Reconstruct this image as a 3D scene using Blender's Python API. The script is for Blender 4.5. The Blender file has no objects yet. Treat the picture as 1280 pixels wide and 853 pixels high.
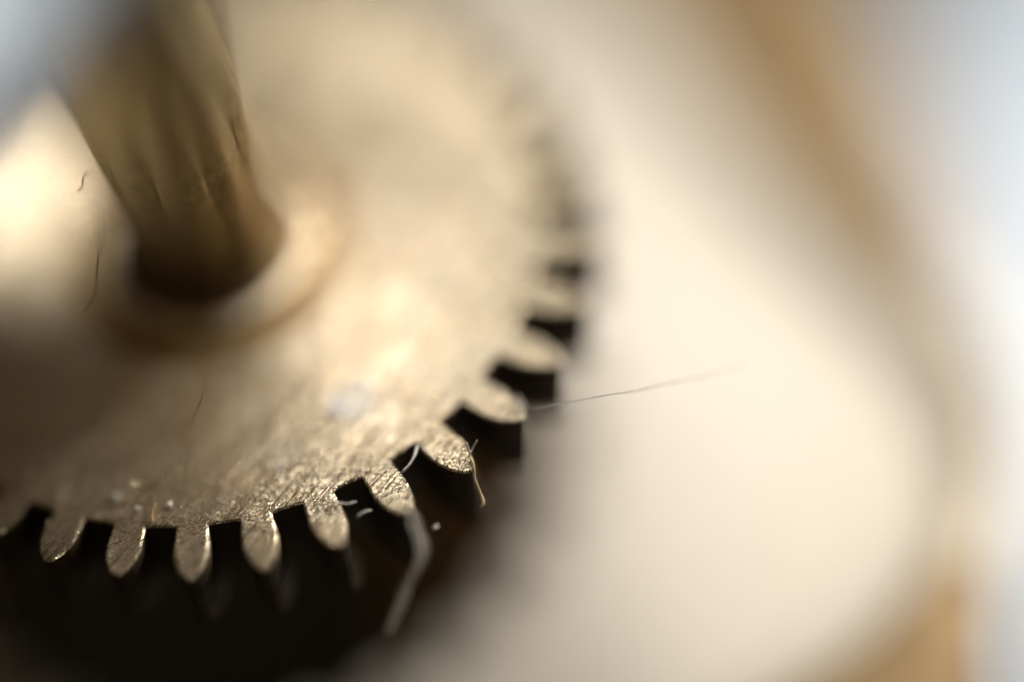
import bpy, bmesh, math, random
from mathutils import Vector, Matrix

# ------------------------------------------------------------------ camera
# one scene unit = one centimetre of the real movement (wheel radius about 1)
scn = bpy.context.scene
col = scn.collection
scn.unit_settings.system = 'METRIC'
scn.unit_settings.scale_length = 0.01

CAM = Vector((1.9711, -5.4201, 7.3515))
CR = Vector((0.9919, 0.02197, -0.1251)).normalized()
CU = Vector((0.05184, 0.82913, 0.55665)).normalized()
CF = CR.cross(CU) * -1.0
CU = CR.cross(CF)
F_PX = 3840.0


def at(px, py, z=0.0):
    """point of the real place at height z that the photograph shows at a pixel"""
    d = CF + CR * ((px - 640) / F_PX) - CU * ((py - 426.5) / F_PX)
    return CAM + d * ((z - CAM.z) / d.z)


cam_data = bpy.data.cameras.new('camera')
cam = bpy.data.objects.new('camera', cam_data)
col.objects.link(cam)
m = Matrix((CR, CU, -CF)).transposed().to_4x4()
m.translation = CAM
cam.matrix_world = m
cam_data.sensor_width = 360.0
cam_data.lens = 1080.0
cam_data.clip_start = 0.05
cam_data.clip_end = 200.0
cam_data.dof.use_dof = True
cam_data.dof.focus_distance = (at(450, 610) - CAM).dot(CF)
cam_data.dof.aperture_fstop = 1.08 / 3.05
scn.camera = cam

# ------------------------------------------------------------------ world, lamps, exposure
world = bpy.data.worlds.new('World')
scn.world = world
world.use_nodes = True
bg = world.node_tree.nodes['Background']
bg.inputs['Color'].default_value = (1.0, 0.72, 0.38, 1)
bg.inputs['Strength'].default_value = 0.04


def lamp(name, target, pos, size, power, color, spread=180):
    ld = bpy.data.lights.new(name, 'AREA')
    ld.shape = 'DISK'
    ld.size = size
    ld.energy = power
    ld.color = color
    ld.spread = math.radians(spread)
    o = bpy.data.objects.new(name, ld)
    col.objects.link(o)
    o.location = pos
    o.rotation_euler = (Vector(target) - Vector(pos)).to_track_quat('-Z', 'Y').to_euler()
    return o


def mirror(p):
    v = (p - CAM).normalized()
    return Vector((v.x, v.y, -v.z))


WARM = (1.0, 0.92, 0.80)
SOFT = (1.0, 0.97, 0.93)
COOL = (0.93, 0.97, 1.0)


def mirror_lamp(name, px, py, z, dist, off, size, power, color, spread=180):
    """a lamp standing where the polished metal at that place reflects it"""
    p = at(px, py, z)
    return lamp(name, p, p + mirror(p) * dist + Vector(off), size, power, color, spread)


mirror_lamp('wheel_lamp', 475, 430, 0, 1.5, (0.1, 0, 0), 0.5, 4.2, (1.0, 0.985, 0.97))
mirror_lamp('hub_fill', 415, 515, 0, 1.25, (0, 0, 0), 0.42, 2.7, SOFT)  # extra unseen source, added for the hub's crescent highlight
mirror_lamp('plate_lamp', 790, 235, -1.2, 4.6, (0, 0, 0), 1.4, 11.5, SOFT, 60)
mirror_lamp('plate_fill', 960, 540, -1.2, 3.0, (2.3, -0.8, 0), 1.3, 19.0, SOFT, 70)  # offset source added to lift the lower part of the plate
mirror_lamp('left_fill', 5, 228, 0, 1.7, (-0.25, 0, 0), 0.4, 0.34, SOFT, 19)  # unseen, added to brighten the wheel face left of the pinion
mirror_lamp('back_fill', 400, 60, 0, 3.0, (0, 0.3, 0), 0.8, 0.7, WARM, 60)  # warm source added for the far part of the wheel
lamp('table_side_fill', (4.4, 1.9, -2.1), (8.0, 4.8, 2.0), 1.5, 92.0, COOL, 44)  # no real window: cool fill added for the table
lamp('table_fill', (3.9, 0.3, -2.1), (6.0, 0.6, 3.0), 1.0, 3.0, COOL, 30)  # second fill added for the table, not a lamp standing there
lamp('glint_fill', at(400, 570), at(400, 570) + Vector((2.1, 2.9, 1.45)), 0.45, 5.0, SOFT, 26)  # low source added behind so that the scratches glint
lamp('right_fill', at(720, 800, -1.2), (4.6, -1.6, 1.2), 0.6, 2.0, SOFT, 24)  # fill added out of view for the plate near the added opening
lamp('bridge_fill', at(-60, 40, 1.6), (-3.0, 2.0, 5.0), 0.6, 2.6, COOL, 14)  # narrow unseen beam added to light the bridge bar
lamp('pinion_fill', (-0.05, 0.0, 0.75), (-2.6, -3.0, 1.6), 0.4, 3.4, WARM, 16)  # frontal beam added to lift the dark pinion

vs = scn.view_settings
vs.view_transform = 'Standard'
vs.look = 'None'
vs.gamma = 1.0
vs.use_curve_mapping = False
vs.exposure = 0.0
scn.cycles.use_denoising = True
scn.cycles.sample_clamp_indirect = 6.0

# ------------------------------------------------------------------ materials
def nodes_of(name):
    mt = bpy.data.materials.new(name)
    mt.use_nodes = True
    nt = mt.node_tree
    return mt, nt, nt.nodes['Principled BSDF']


def coord(nt, ref):
    tc = nt.nodes.new('ShaderNodeTexCoord')
    if ref is not None:
        tc.object = ref
    return tc.outputs['Object']


def noise(nt, vec, scale, detail=4.0, rough=0.6, stretch=None, rot=0.0):
    if stretch is not None:
        mp = nt.nodes.new('ShaderNodeMapping')
        mp.inputs['Scale'].default_value = stretch
        vr = nt.nodes.new('ShaderNodeVectorRotate')
        vr.rotation_type = 'Z_AXIS'
        vr.inputs['Angle'].default_value = rot
        nt.links.new(vec, vr.inputs['Vector'])
        nt.links.new(vr.outputs[0], mp.inputs['Vector'])
        vec = mp.outputs[0]
    n = nt.nodes.new('ShaderNodeTexNoise')
    n.inputs['Scale'].default_value = scale
    n.inputs['Detail'].default_value = detail
    n.inputs['Roughness'].default_value = rough
    nt.links.new(vec, n.inputs['Vector'])
    return n.outputs['Fac']


def remap(nt, v, a, b, c, d):
    r = nt.nodes.new('ShaderNodeMapRange')
    r.inputs['From Min'].default_value = a
    r.inputs['From Max'].default_value = b
    r.inputs['To Min'].default_value = c
    r.inputs['To Max'].default_value = d
    nt.links.new(v, r.inputs['Value'])
    return r.outputs[0]


def math2(nt, op, a, b):
    n = nt.nodes.new('ShaderNodeMath')
    n.operation = op
    for k, v in enumerate((a, b)):
        if isinstance(v, (int, float)):
            n.inputs[k].default_value = v
        else:
            nt.links.new(v, n.inputs[k])
    return n.outputs[0]


def mixcol(nt, fac, a, b):
    n = nt.nodes.new('ShaderNodeMix')
    n.data_type = 'RGBA'
    nt.links.new(fac, n.inputs['Factor'])
    n.inputs['A'].default_value = (*a, 1)
    n.inputs['B'].default_value = (*b, 1)
    return n.outputs['Result']


def bump(nt, h, dist, strength=1.0, prev=None):
    b = nt.nodes.new('ShaderNodeBump')
    b.inputs['Distance'].default_value = dist
    b.inputs['Strength'].default_value = strength
    nt.links.new(h, b.inputs['Height'])
    if prev is not None:
        nt.links.new(prev, b.inputs['Normal'])
    return b.outputs['Normal']


BRASS_A = (0.83, 0.705, 0.515)
BRASS_B = (0.73, 0.575, 0.375)


def brass_face(ref):
    """worn brass: fine criss-cross scratches, pits and tarnish"""
    mt, nt, p = nodes_of('worn_brass')
    v = coord(nt, ref)
    p.inputs['Metallic'].default_value = 1.0
    tarn = noise(nt, v, 5.0, 6, 0.65)
    c = mixcol(nt, remap(nt, tarn, 0.35, 0.7, 0, 1), BRASS_A, BRASS_B)
    nt.links.new(c, p.inputs['Base Color'])
    grain = noise(nt, v, 70.0, 3, 0.6)
    rg = math2(nt, 'ADD', remap(nt, tarn, 0.3, 0.7, 0.28, 0.34), remap(nt, grain, 0.3, 0.7, -0.05, 0.05))
    # long scratches in several directions, kept only where a mask leaves them
    s = None
    for rot, st, lo, amp in ((-0.95, (1.3, 150, 1), 0.66, 1.0), (-0.80, (2.2, 330, 1), 0.67, 0.7), (-1.10, (4.0, 420, 1), 0.67, 0.7),
                             (-1.5, (3.0, 260, 1), 0.67, 0.7), (0.3, (5.0, 300, 1), 0.67, 0.7), (-0.2, (9.0, 360, 1), 0.68, 0.7)):
        a = remap(nt, noise(nt, v, 1.0, 0, 0.5, st, rot), lo, lo + 0.08, 0, amp)
        s = a if s is None else math2(nt, 'ADD', s, a)
    # crystalline sparkle: every tiny grain of the worn metal tilts its own way
    vo = nt.nodes.new('ShaderNodeTexVoronoi')
    vo.inputs['Scale'].default_value = 230.0
    nt.links.new(v, vo.inputs['Vector'])
    sub = nt.nodes.new('ShaderNodeVectorMath')
    sub.operation = 'SUBTRACT'
    sub.inputs[1].default_value = (0.5, 0.5, 0.5)
    nt.links.new(vo.outputs['Color'], sub.inputs[0])
    mul = nt.nodes.new('ShaderNodeVectorMath')
    mul.operation = 'SCALE'
    nt.links.new(sub.outputs[0], mul.inputs[0])
    nt.links.new(remap(nt, noise(nt, v, 11.0, 3, 0.6), 0.38, 0.66, 0.16, 0.42), mul.inputs['Scale'])
    ge = nt.nodes.new('ShaderNodeNewGeometry')
    add = nt.nodes.new('ShaderNodeVectorMath')
    add.operation = 'ADD'
    nt.links.new(ge.outputs['Normal'], add.inputs[0])
    nt.links.new(mul.outputs[0], add.inputs[1])
    nz = nt.nodes.new('ShaderNodeVectorMath')
    nz.operation = 'NORMALIZE'
    nt.links.new(add.outputs[0], nz.inputs[0])
    nrm = bump(nt, s, -0.0045, 1.0, nz.outputs[0])
    pit = noise(nt, v, 120.0, 2, 0.6)
    nrm = bump(nt, remap(nt, pit, 0.62, 0.75, 0, 1), -0.006, 1.0, nrm)
    crumbs = noise(nt, v, 210.0, 1, 0.5)
    nrm = bump(nt, remap(nt, crumbs, 0.66, 0.74, 0, 1), 0.003, 1.0, nrm)
    # scratch walls and pits are freshly cut and shinier than the worn face
    cut = math2(nt, 'MINIMUM', math2(nt, 'ADD', s, remap(nt, pit, 0.62, 0.75, 0, 1)), 1.0)
    rg = math2(nt, 'MULTIPLY', rg, remap(nt, cut, 0, 1, 1.0, 0.45))
    nt.links.new(rg, p.inputs['Roughness'])
    nt.links.new(nrm, p.inputs['Normal'])
    return mt


def brass_plain(name, ref, rough, scale=6.0, ca=BRASS_A, cb=BRASS_B, streak=None, rot=0.0, metal=1.0):
    mt, nt, p = nodes_of(name)
    v = coord(nt, ref)
    p.inputs['Metallic'].default_value = metal
    t = noise(nt, v, scale, 5, 0.65)
    nt.links.new(mixcol(nt, remap(nt, t, 0.35, 0.7, 0, 1), ca, cb), p.inputs['Base Color'])
    nt.links.new(remap(nt, t, 0.3, 0.7, rough - 0.05, rough + 0.08), p.inputs['Roughness'])
    h = noise(nt, v, 1.0 if streak else scale * 12, 3, 0.6, streak, rot)
    nt.links.new(bump(nt, h, 0.006, 0.4), p.inputs['Normal'])
    return mt


def dull(name, c, rough=0.6, metal=0.0, alpha=None, trans=0.0):
    mt, nt, p = nodes_of(name)
    v = coord(nt, None)
    t = noise(nt, v, 9.0, 4, 0.6)
    nt.links.new(mixcol(nt, remap(nt, t, 0.35, 0.7, 0, 1), c, tuple(x * 0.86 for x in c)), p.inputs['Base Color'])
    p.inputs['Roughness'].default_value = rough
    p.inputs['Metallic'].default_value = metal
    p.inputs['Transmission Weight'].default_value = trans
    return mt


# ------------------------------------------------------------------ helpers
def tag(o, label=None, cat=None, group=None, kind=None):
    if label:
        o['label'] = label
    if cat:
        o['category'] = cat
    if group:
        o['group'] = group
    if kind:
        o['kind'] = kind
    return o


def empty(name, loc=(0, 0, 0)):
    o = bpy.data.objects.new(name, None)
    o.empty_display_size = 0.1
    o.location = loc
    col.objects.link(o)
    return o


def link(name, me, mat, parent=None):
    if mat is not None and not me.materials:
        me.materials.append(mat)
    o = bpy.data.objects.new(name, me)
    col.objects.link(o)
    if parent is not None:
        o.parent = parent
    return o


def mesh(name, verts, faces, smooth=False):
    me = bpy.data.meshes.new(name)
    me.from_pydata([tuple(v) for v in verts], [], faces)
    me.update()
    if smooth:
        me.polygons.foreach_set('use_smooth', [True] * len(me.polygons))
    return me


def lathe(name, prof, seg=96, smooth=True, closed=False):
    """prof: (radius, z) from the inside out / bottom to top"""
    v, f = [], []
    n = len(prof)
    for i in range(seg):
        a = 2 * math.pi * i / seg
        for r, z in prof:
            v.append((r * math.cos(a), r * math.sin(a), z))
    for i in range(seg):
        j = (i + 1) % seg
        for k in range(n - 1 if not closed else n):
            l = (k + 1) % n
            f.append((i * n + k, j * n + k, j * n + l, i * n + l))
    return mesh(name, v, f, smooth)


def catmull(pts, n=10):
    pts = [Vector(p) for p in pts]
    if len(pts) < 3:
        return [pts[0].lerp(pts[1], k / n) for k in range(n + 1)]
    q = [pts[0] * 2 - pts[1]] + pts + [pts[-1] * 2 - pts[-2]]
    out = []
    for i in range(1, len(q) - 2):
        a, b, c, d = q[i - 1:i + 3]
        for k in range(n):
            t = k / n
            out.append(0.5 * ((2 * b) + (c - a) * t + (2 * a - 5 * b + 4 * c - d) * t * t + (3 * b - a - 3 * c + d) * t ** 3))
    out.append(pts[-1])
    return out


def tube(name, pts, rad, seg=6, flat=1.0, wob=0.0, rnd=None):
    """a fibre: round or flattened tube along a smooth path"""
    pts = catmull(pts)
    v, f = [], []
    n = len(pts)
    for i, p in enumerate(pts):
        t = (pts[min(i + 1, n - 1)] - pts[max(i - 1, 0)]).normalized()
        up = Vector((0, 0, 1)) if abs(t.z) < 0.9 else Vector((0, 1, 0))
        s = t.cross(up).normalized()
        u = s.cross(t)
        e = i / (n - 1)
        r = rad * min(1.0, 0.35 + 6 * min(e, 1 - e))
        if rnd:
            r *= 1 + wob * (rnd.random() - 0.5)
        for k in range(seg):
            a = 2 * math.pi * k / seg
            v.append(p + s * (r * math.cos(a)) + u * (r * flat * math.sin(a)))
    for i in range(n - 1):
        for k in range(seg):
            l = (k + 1) % seg
            f.append((i * seg + k, i * seg + l, (i + 1) * seg + l, (i + 1) * seg + k))
    f.append(tuple(range(seg))[::-1])
    f.append(tuple((n - 1) * seg + k for k in range(seg)))
    return mesh(name, v, f, True)


# ------------------------------------------------------------------ setting: table top, brass base plate
PLATE_Z = -1.2
TABLE_Z = -2.1

table_mat = dull('pale_blue_paper', (0.72, 0.76, 0.80), 0.7)
S = 30.0
tt = link('table_surface', mesh('table_surface', [(-S, -S, TABLE_Z), (S, -S, TABLE_Z), (S, S, TABLE_Z), (-S, S, TABLE_Z)], [(0, 1, 2, 3)]), table_mat)
tag(tt, 'pale blue white table surface beyond the brass plate', None, kind='structure')

plate = empty('base_plate', (0, 0, PLATE_Z))
tag(plate, 'large blurred cream brass base plate with raised rim under the toothed wheel', 'base plate')
plate_mat = brass_plain('cream_enamel', plate, 0.48, 1.6, (0.85, 0.77, 0.65), (0.82, 0.73, 0.59), metal=0.25)
rim_mat = brass_plain('brown_brass', plate, 0.55, 2.0, (0.40, 0.27, 0.13), (0.31, 0.20, 0.085), metal=0.5)
black_mat = dull('shade_black', (0.010, 0.0065, 0.003), 0.9)
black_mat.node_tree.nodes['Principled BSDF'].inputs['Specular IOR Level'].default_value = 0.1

# inside and outside edge of the raised rim
rim_px = [((420, -900), (700, -980)), ((765, -40), (1080, -80)), ((880, 140), (1125, 120)), ((1005, 290), (1175, 260)), ((1150, 420), (1225, 375)),
          ((1222, 535), (1265, 500)), ((1226, 620), (1262, 600)), ((1185, 700), (1245, 690)), ((1130, 768), (1232, 780)), ((1055, 835), (1228, 870)),
          ((930, 910), (1190, 1000)), ((500, 1200), (640, 1400)), ((-200, 1500), (-260, 1700)), ((-1200, 1200), (-1350, 1350)),
          ((-1700, 0), (-1900, 0)), ((-1000, -900), (-1150, -1050))]


def closed(pts):
    q = pts[-2:] + pts + pts[:3]
    c = catmull(q, 24)
    return c[48:48 + 24 * len(pts)]


flat = lambda p: Vector((p.x, p.y, 0))
inner = closed([flat(at(*a, PLATE_Z)) for a, b in rim_px])
outer = closed([flat(at(*b, PLATE_Z + 0.2)) for a, b in rim_px])
n = len(inner)


def ring(t, z):
    return [a.lerp(b, t) + Vector((0, 0, z)) for a, b in zip(inner, outer)]


# round opening added to the plate to make the area under the wheel dark
def circle3(a, b, c):
    d = 2 * (a.x * (b.y - c.y) + b.x * (c.y - a.y) + c.x * (a.y - b.y))
    ux = (a.length_squared * (b.y - c.y) + b.length_squared * (c.y - a.y) + c.length_squared * (a.y - b.y)) / d
    uy = (a.length_squared * (c.x - b.x) + b.length_squared * (a.x - c.x) + c.length_squared * (b.x - a.x)) / d
    return Vector((ux, uy, 0)), (a - Vector((ux, uy, 0))).length


HC, HRAD = circle3(*[flat(at(x, y, PLATE_Z)) for x, y in ((705, 610), (645, 735), (525, 850))])
fl = ring(0.06, 0)
added_hole = []
for p in fl:
    d = (flat(p) - HC)
    step = 0.05 * math.tanh(3 * math.sin(26 * math.atan2(d.y, d.x)))        # notched edge
    added_hole.append(HC + d.normalized() * min(HRAD + step, d.length * 0.97))
f = [(i, (i + 1) % n, n + (i + 1) % n, n + i) for i in range(n)]
link('plate_floor', mesh('plate_floor', fl + added_hole, f), plate_mat, plate)
deep = [HC + (p - HC) * 0.88 + Vector((-0.42, -0.28, -0.8)) for p in added_hole]
added_wall_mat = brass_plain('added_slope_brown', plate, 0.5, 3.0, (0.50, 0.34, 0.15), (0.40, 0.25, 0.09), metal=0.6)  # brown slope colours a soft edge between the black and the plate
link('added_recess_wall', mesh('added_recess_wall', added_hole + deep, f), added_wall_mat, plate)
link('added_recess_floor', mesh('added_recess_floor', [p * 1.0 for p in deep], [tuple(range(n))]), black_mat, plate)  # near-black sheet stands in for the shade below the wheel
prof = [(0.06, -0.10), (0.0, 0.004), (0.03, 0.10), (0.08, 0.17), (0.18, 0.21), (0.30, 0.22), (0.85, 0.22), (0.95, 0.20), (1.0, 0.16), (1.0, -0.85), (0.12, -0.85)]
v, f = [], []
for o_, z_ in prof:
    v += ring(o_, z_)
k = len(prof)
for a in range(k):
    b = (a + 1) % k
    for i in range(n):
        j = (i + 1) % n
        f.append((a * n + i, a * n + j, b * n + j, b * n + i))
rim = link('raised_rim', mesh('raised_rim', v, f, True), rim_mat, plate)
rim.data.materials.append(brass_plain('pale_rim_brass', plate, 0.5, 2.0, (0.72, 0.61, 0.45), (0.62, 0.50, 0.34), metal=0.4))
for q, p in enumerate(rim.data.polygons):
    if 24 * 3.7 < q % n < 24 * 7.3:          # the stretch coloured paler on the far right
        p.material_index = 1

# ------------------------------------------------------------------ the toothed wheel
N = 34
PH = -2.00385
PITCH = 2 * math.pi / N
TIP = 1.184
THICK = 0.26
CH = 0.006
wheel = empty('toothed_wheel')
tag(wheel, 'scratched brass toothed wheel with rounded teeth and upright grooved pinion', 'gear')
face_mat = brass_face(wheel)
flank_mat = brass_plain('shaded_flank_brass', wheel, 0.6, 14.0, (0.060, 0.041, 0.020), (0.034, 0.022, 0.010), metal=0.0)  # near-black base colour paints the unlit look of the tooth walls
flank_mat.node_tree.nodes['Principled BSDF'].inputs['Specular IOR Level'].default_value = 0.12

# outline of one tooth from its right root corner to its left one, in (radius, angle offset in pitch units)
half_gullet = 0.235
tooth_prof = []
for r, w in ((1.0, 0.255), (1.028, 0.261), (1.055, 0.266), (1.08, 0.265), (1.10, 0.250), (1.122, 0.223), (1.142, 0.185), (1.158, 0.142), (1.171, 0.096), (1.180, 0.048), (TIP, 0.0)):
    tooth_prof.append((r, -w))
tooth_prof += [(r, -w) for r, w in tooth_prof[-2::-1]]
gull = [(0.997, w) for w in (-0.15, 0.0, 0.15)]


def pol(r, a):
    return Vector((r * math.cos(a), r * math.sin(a), 0))


jit = random.Random(7)
outline, idx_tooth, idx_gull = [], [], []
for i in range(N):
    ga = PH + i * PITCH
    idx_gull.append(list(range(len(outline), len(outline) + 3)))
    outline += [pol(r, ga + w * PITCH) for r, w in gull]
    idx_tooth.append(list(range(len(outline), len(outline) + len(tooth_prof))))
    jr, jw = 0.962 + 0.10 * math.sin((ga + 0.5 * PITCH + 1.4) * 2) + jit.uniform(-0.018, 0.018), jit.uniform(-0.006, 0.006)
    outline += [pol(1 + (r - 1) * jr + (jit.uniform(-0.0012, 0.0012) if 1.02 < r else 0), ga + (0.5 + w + (jw if r > 1.02 else 0)) * PITCH) for r, w in tooth_prof]
M = len(outline)


def inset(d):
    out = []
    for i in range(M):
        a, b, c = outline[i - 1], outline[i], outline[(i + 1) % M]
        n1 = (b - a).normalized()
        n2 = (c - b).normalized()
        n1 = Vector((-n1.y, n1.x, 0))
        n2 = Vector((-n2.y, n2.x, 0))
        mm = (n1 + n2).normalized()
        out.append(b + mm * (d / max(0.4, mm.dot(n1))))
    return out


ins = inset(CH)
rnd = random.Random(4)
Z0, Z1, Z2 = 0.0, -CH, -THICK


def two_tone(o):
    """worn face on top, near-black colour in place of shade on the cut flanks"""
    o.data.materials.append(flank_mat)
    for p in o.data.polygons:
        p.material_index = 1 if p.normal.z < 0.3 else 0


# body: top cap, chamfer along the gullets, gullet walls, underside
v, f = [], []
loop = []
for i in range(N):
    g = idx_gull[i]
    loop += [idx_tooth[i - 1][-1]] + g + [idx_tooth[i][0]]
for q in loop:
    p, o_ = ins[q], outline[q]
    v += [(p.x, p.y, Z0), (o_.x, o_.y, Z1), (o_.x, o_.y, Z2)]
L = len(loop)
HR = 0.30
for i in range(L):
    j = (i + 1) % L
    if i % 5 != 4:                       # not along a tooth base
        f.append((i * 3 + 1, j * 3 + 1, j * 3, i * 3))
        f.append((i * 3 + 2, j * 3 + 2, j * 3 + 1, i * 3 + 1))
base = len(v)
for q in loop:
    d = ins[q].normalized() * HR
    v += [(d.x, d.y, Z0), (d.x, d.y, Z2)]
for i in range(L):
    j = (i + 1) % L
    f.append((i * 3, j * 3, base + j * 2, base + i * 2))
    f.append((j * 3 + 2, i * 3 + 2, base + i * 2 + 1, base + j * 2 + 1))
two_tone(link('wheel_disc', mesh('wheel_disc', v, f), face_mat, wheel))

for i in range(N):
    ids = idx_tooth[i]
    v, f = [], []
    K = len(ids)
    for q in ids:
        p, o_ = ins[q], outline[q]
        v += [(p.x, p.y, Z0), (o_.x, o_.y, Z1), (o_.x, o_.y, Z2)]
    for a in range(K - 1):
        b = a + 1
        f.append((a * 3 + 1, b * 3 + 1, b * 3, a * 3))
        f.append((a * 3 + 2, b * 3 + 2, b * 3 + 1, a * 3 + 1))
    f.append(tuple(a * 3 for a in range(K)))
    f.append(tuple(a * 3 + 2 for a in range(K))[::-1])
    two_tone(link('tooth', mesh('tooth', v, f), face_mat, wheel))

# hub collar round the pinion: a rounded boss
hub_mat = brass_plain('polished_brass', wheel, 0.18, 7.0, (0.72, 0.60, 0.43), (0.62, 0.49, 0.32))
wash_mat = brass_plain('stained_brass', wheel, 0.45, 9.0, (0.42, 0.29, 0.14), (0.30, 0.195, 0.085))
dark_mat = brass_plain('dark_hub_brass', wheel, 0.45, 9.0, (0.28, 0.19, 0.09), (0.19, 0.125, 0.055))  # collar coloured dark to keep the highlight on the bevel
hub = link('hub_collar', lathe('hub_collar', [(0.10, 0.034), (0.301, 0.034), (0.301, -0.02)], 96), dark_mat, wheel)
link('polished_bevel', lathe('polished_bevel', [(0.302, 0.0338), (0.306, 0.0335), (0.318, 0.0318), (0.333, 0.0293), (0.345, 0.0270), (0.3465, 0.022), (0.347, -0.02)], 96), hub_mat, hub)
link('washer', lathe('washer', [(0.34, 0.002), (0.35, 0.006), (0.435, 0.006), (0.445, 0.004), (0.447, -0.01)], 96), wash_mat, wheel)

# pinion with grooves between its leaves
pin_mat = brass_plain('dark_brass', wheel, 0.40, 16.0, (0.50, 0.38, 0.20), (0.30, 0.215, 0.10))
PH_TOP = 1.42
core = link('pinion', lathe('pinion', [(0.212, 0.02), (0.212, PH_TOP), (0.19, PH_TOP + 0.02), (0.0, PH_TOP + 0.02)], 60), pin_mat, wheel)
LEAVES = 10
view_az = math.atan2(CAM.y, CAM.x)


def leaf_mesh():
    sec = []
    for k in range(9):
        t = -1 + 2 * k / 8
        sec.append((0.2285 + 0.0065 * math.cos(math.pi * t), t * 0.5 * 2 * math.pi / LEAVES))
    sec = [(0.2, sec[0][1])] + sec + [(0.2, sec[-1][1])]
    vv, ff = [], []
    kk = len(sec)
    zs = (0.033, 0.041, PH_TOP - 0.01, PH_TOP)
    for zi, z in enumerate(zs):
        s = 0.985 if zi in (0, 3) else 1.0
        for r, a in sec:
            vv.append((r * s * math.cos(a), r * s * math.sin(a), z))
    for zi in range(3):
        for a in range(kk - 1):
            ff.append((zi * kk + a, zi * kk + a + 1, (zi + 1) * kk + a + 1, (zi + 1) * kk + a))
    ff.append(tuple(range(kk))[::-1])
    ff.append(tuple(3 * kk + a for a in range(kk)))
    return mesh('pinion_leaf', vv, ff, True)


lm = leaf_mesh()
for i in range(LEAVES):
    o = link('pinion_leaf', lm, pin_mat, core)
    o.rotation_euler = (0, 0, view_az + math.radians(12) + (i + 0.5) * 2 * math.pi / LEAVES)

# ------------------------------------------------------------------ blurred steel bar close to the lens, top left
steel = dull('pale_steel', (0.64, 0.67, 0.69), 0.45, 0.0)
BZ = 1.45
bp = [(260, -200), (150, -50), (62, 55), (5, 135), (-70, 205), (-200, 270), (-420, 180), (-420, -300), (0, -420)]
bo = [at(x, y, BZ + 0.16) for x, y in bp]
ba = bpy.data.meshes.new('bridge_bar')
bmm = bmesh.new()
vb = [bmm.verts.new((p.x, p.y, BZ)) for p in bo]
fb = bmm.faces.new(vb)
r = bmesh.ops.extrude_face_region(bmm, geom=[fb])
bmesh.ops.translate(bmm, verts=[q for q in r['geom'] if isinstance(q, bmesh.types.BMVert)], vec=(0, 0, 0.16))
bmesh.ops.recalc_face_normals(bmm, faces=bmm.faces)
bmesh.ops.bevel(bmm, geom=list(bmm.edges), offset=0.02, segments=2, affect='EDGES')
bmm.to_mesh(ba)
bmm.free()
tag(link('bridge_bar', ba, steel), 'blurred pale grey bridge bar at the top end of the pinion', 'bridge')

# ------------------------------------------------------------------ fibres, lint and dust
def clear_mat(name, c, alpha):
    """see-through fibre: part of the light passes straight on"""
    mt = dull(name, c, 0.4)
    mt.node_tree.nodes['Principled BSDF'].inputs['Alpha'].default_value = alpha
    return mt


lint = clear_mat('white_lint', (0.85, 0.80, 0.72), 0.8)
clear = clear_mat('clear_fibre', (0.95, 0.92, 0.86), 0.32)
amber = clear_mat('amber_fibre', (0.80, 0.58, 0.30), 0.8)
darkf = clear_mat('dark_hair', (0.26, 0.16, 0.08), 0.5)
film = clear_mat('clear_strip', (0.85, 0.74, 0.60), 0.2)
rf = random.Random(11)


def fibre(name, pts, rad, mat, label, cat='fibre', flat=1.0, wob=0.3, group=None):
    o = link(name, tube(name, [at(*p) for p in pts], rad, 6, flat, wob, rf), mat)
    tag(o, label, cat, group)
    return o


fibre('fibre', [(655, 511, 0.012), (676, 509, 0.02), (700, 504, 0.03), (722, 501, 0.04), (760, 494, 0.06), (795, 489, 0.08), (830, 481, 0.10), (885, 470, 0.13), (930, 456, 0.15)], 0.0026, clear,
      'long straight pale fibre sticking out to the right over the bright plate')
strip_px = [(514, 634, 0.004), (520, 655, -0.015), (528, 680, -0.04), (527, 697, -0.055), (519, 713, -0.07), (507, 735, -0.09), (497, 763, -0.11), (487, 793, -0.13)]
strip = fibre('lint_strip', strip_px, 0.018, film, 'translucent bent lint strip hanging down the dark wheel edge', 'lint', 0.22, 0.7)
for k in range(6):
    dx = -9 + 3.4 * k
    path = [at(x + dx * (0.5 + 0.5 * math.sin(i * 0.9 + k)) + rf.uniform(-1.2, 1.2), y + rf.uniform(-2, 2), z + 0.006) for i, (x, y, z) in enumerate(strip_px[k % 3:len(strip_px) - k % 2])]
    link('filament', tube('filament', path, 0.0026, 5, 1.0, 0.5, rf), clear, strip)
fibre('fibre', [(522, 556, 0.012), (518, 570, 0.014), (511, 582, 0.01), (502, 591, 0.004)], 0.0042, lint,
      'short curved pale hair bridging a dark gap between two teeth')
fibre('fibre', [(414, 633, 0.004), (424, 629, 0.008), (434, 630, 0.008), (446, 627, 0.002)], 0.0030, lint,
      'thin pale thread lying flat across a dark tooth gap')
fibre('fibre', [(446, 647, -0.01), (452, 642, -0.008), (459, 639, -0.01), (466, 638, -0.02)], 0.0032, lint,
      'faint short curl just below the thread in the tooth gap')
tip6 = ins[idx_tooth[6][len(tooth_prof) // 2]]
near_tip = lambda dx, dy, z: flat(tip6) + (at(597 + dx, 590 + dy, z) - at(597, 590, 0))


def tip_fibre(pts, rad, mat, label):
    tag(link('fibre', tube('fibre', [near_tip(*p) for p in pts], rad, 6, 1.0, 0.3, rf), mat), label, 'fibre')


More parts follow.
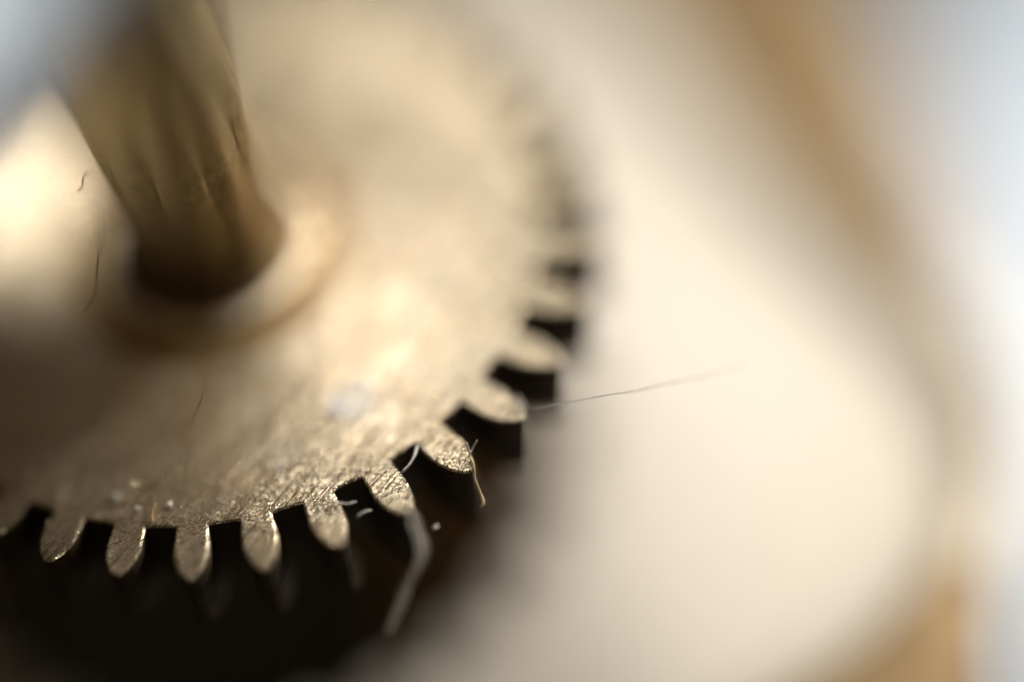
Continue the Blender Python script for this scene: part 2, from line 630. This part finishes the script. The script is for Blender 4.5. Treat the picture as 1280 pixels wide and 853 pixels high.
tip_fibre([(-1, -18, 0.004), (4, -6, 0.0), (6, 12, -0.02), (14, 32, -0.045), (17, 42, -0.05), (13, 48, -0.055)], 0.0042, amber, 'amber hooked fibre hanging down the side of a tooth tip')
tip_fibre([(-4, -34, 0.03), (-2, -26, 0.012), (-1, -19, 0.003)], 0.0026, lint, 'left prong of the tiny forked tuft on a tooth tip')
tip_fibre([(9, -37, 0.03), (4, -28, 0.012), (0, -19, 0.003)], 0.0026, lint, 'right prong of the tiny forked tuft on a tooth tip')
fibre('fibre', [(646, 494, 0.02), (652, 500, 0.012), (657, 511, 0.006)], 0.0026, lint, 'tiny hair at the root end of the long fibre')
fibre('fibre', [(237, 546, 0.004), (238, 535, 0.06), (243, 521, 0.12), (251, 502, 0.19), (256, 485, 0.25), (258, 470, 0.29), (256, 456, 0.32)], 0.0030, amber,
      'curved amber fibre rising from the shaded wheel face')
fibre('fibre', [(190, 652, 0.004), (190, 641, 0.012), (194, 628, 0.02)], 0.0030, amber, 'short upright amber hair just behind the front teeth')
fibre('fibre', [(141, 268, 0.28), (130, 285, 0.36), (123, 320, 0.44), (121, 350, 0.45), (117, 374, 0.43), (103, 392, 0.40)], 0.0025, darkf,
      'long brown hair hanging from the left side of the pinion')
fibre('fibre', [(124, 223, 0.48), (112, 214, 0.54), (104, 222, 0.58), (103, 234, 0.59), (96, 240, 0.58)], 0.0022, darkf,
      'short brown curl clinging to the pinion above the long hair')


def crumb(name, px, py, z, r, mat, label, cat, squash=0.5, seed=0, lo=0.72, hi=1.25):
    """an irregular little lump of dust"""
    q = random.Random(seed)
    bm = bmesh.new()
    bmesh.ops.create_icosphere(bm, subdivisions=2, radius=r)
    for vv in bm.verts:
        vv.co *= q.uniform(lo, hi)
        vv.co.z *= squash
    me = bpy.data.meshes.new(name)
    bm.to_mesh(me)
    bm.free()
    o = link(name, me, mat)
    o.location = at(px, py, z)
    o.rotation_euler = (0, 0, q.uniform(0, 6))
    tag(o, label, cat)
    return o


blue = clear_mat('pale_blue_flake', (0.80, 0.89, 1.0), 0.2)
crumb('dust_flake', 437, 497, 0.006, 0.058, blue, 'pale blue blurred flake on the bright wheel face', 'dust', 0.12, 3, 0.45, 1.5)
crumb('dust_speck', 145, 623, 0.006, 0.013, lint, 'white dust speck at the left, behind the second and third teeth', 'dust', 0.7, 5)
crumb('dust_speck', 172, 637, 0.004, 0.008, lint, 'smaller dust speck just right of the white one', 'dust', 0.7, 6)
crumb('dust_speck', 211, 631, 0.005, 0.011, lint, 'pinkish dust speck beside the short upright hair', 'dust', 0.7, 7)
crumb('dust_speck', 349, 583, 0.004, 0.010, blue, 'small bluish glinting speck on the scratched face', 'dust', 0.6, 8)
crumb('dust_speck', 545, 659, -0.05, 0.008, lint, 'pale speck on the dark flank right of the lint strip', 'dust', 0.6, 9)

# fine dust strewn over the face behind the teeth
qd = random.Random(21)
bm = bmesh.new()
for k in range(420):
    px = qd.uniform(20, 640)
    py = 655 - 0.00055 * (px - 220) ** 2 * (1 if px > 220 else 0.4) - abs(qd.gauss(0, 60)) - 4
    p = at(px, py, 0.001)
    if flat(p).length > 0.985:
        continue
    r = 0.0011 + 0.0028 * qd.random() ** 4
    ret = bmesh.ops.create_icosphere(bm, subdivisions=1, radius=r)
    for vv in ret['verts']:
        vv.co *= qd.uniform(0.7, 1.3)
        vv.co += p
me = bpy.data.meshes.new('fine_dust')
bm.to_mesh(me)
bm.free()
tag(link('fine_dust', me, lint), 'fine pale dust strewn over the wheel face behind the teeth', 'dust', kind='stuff')
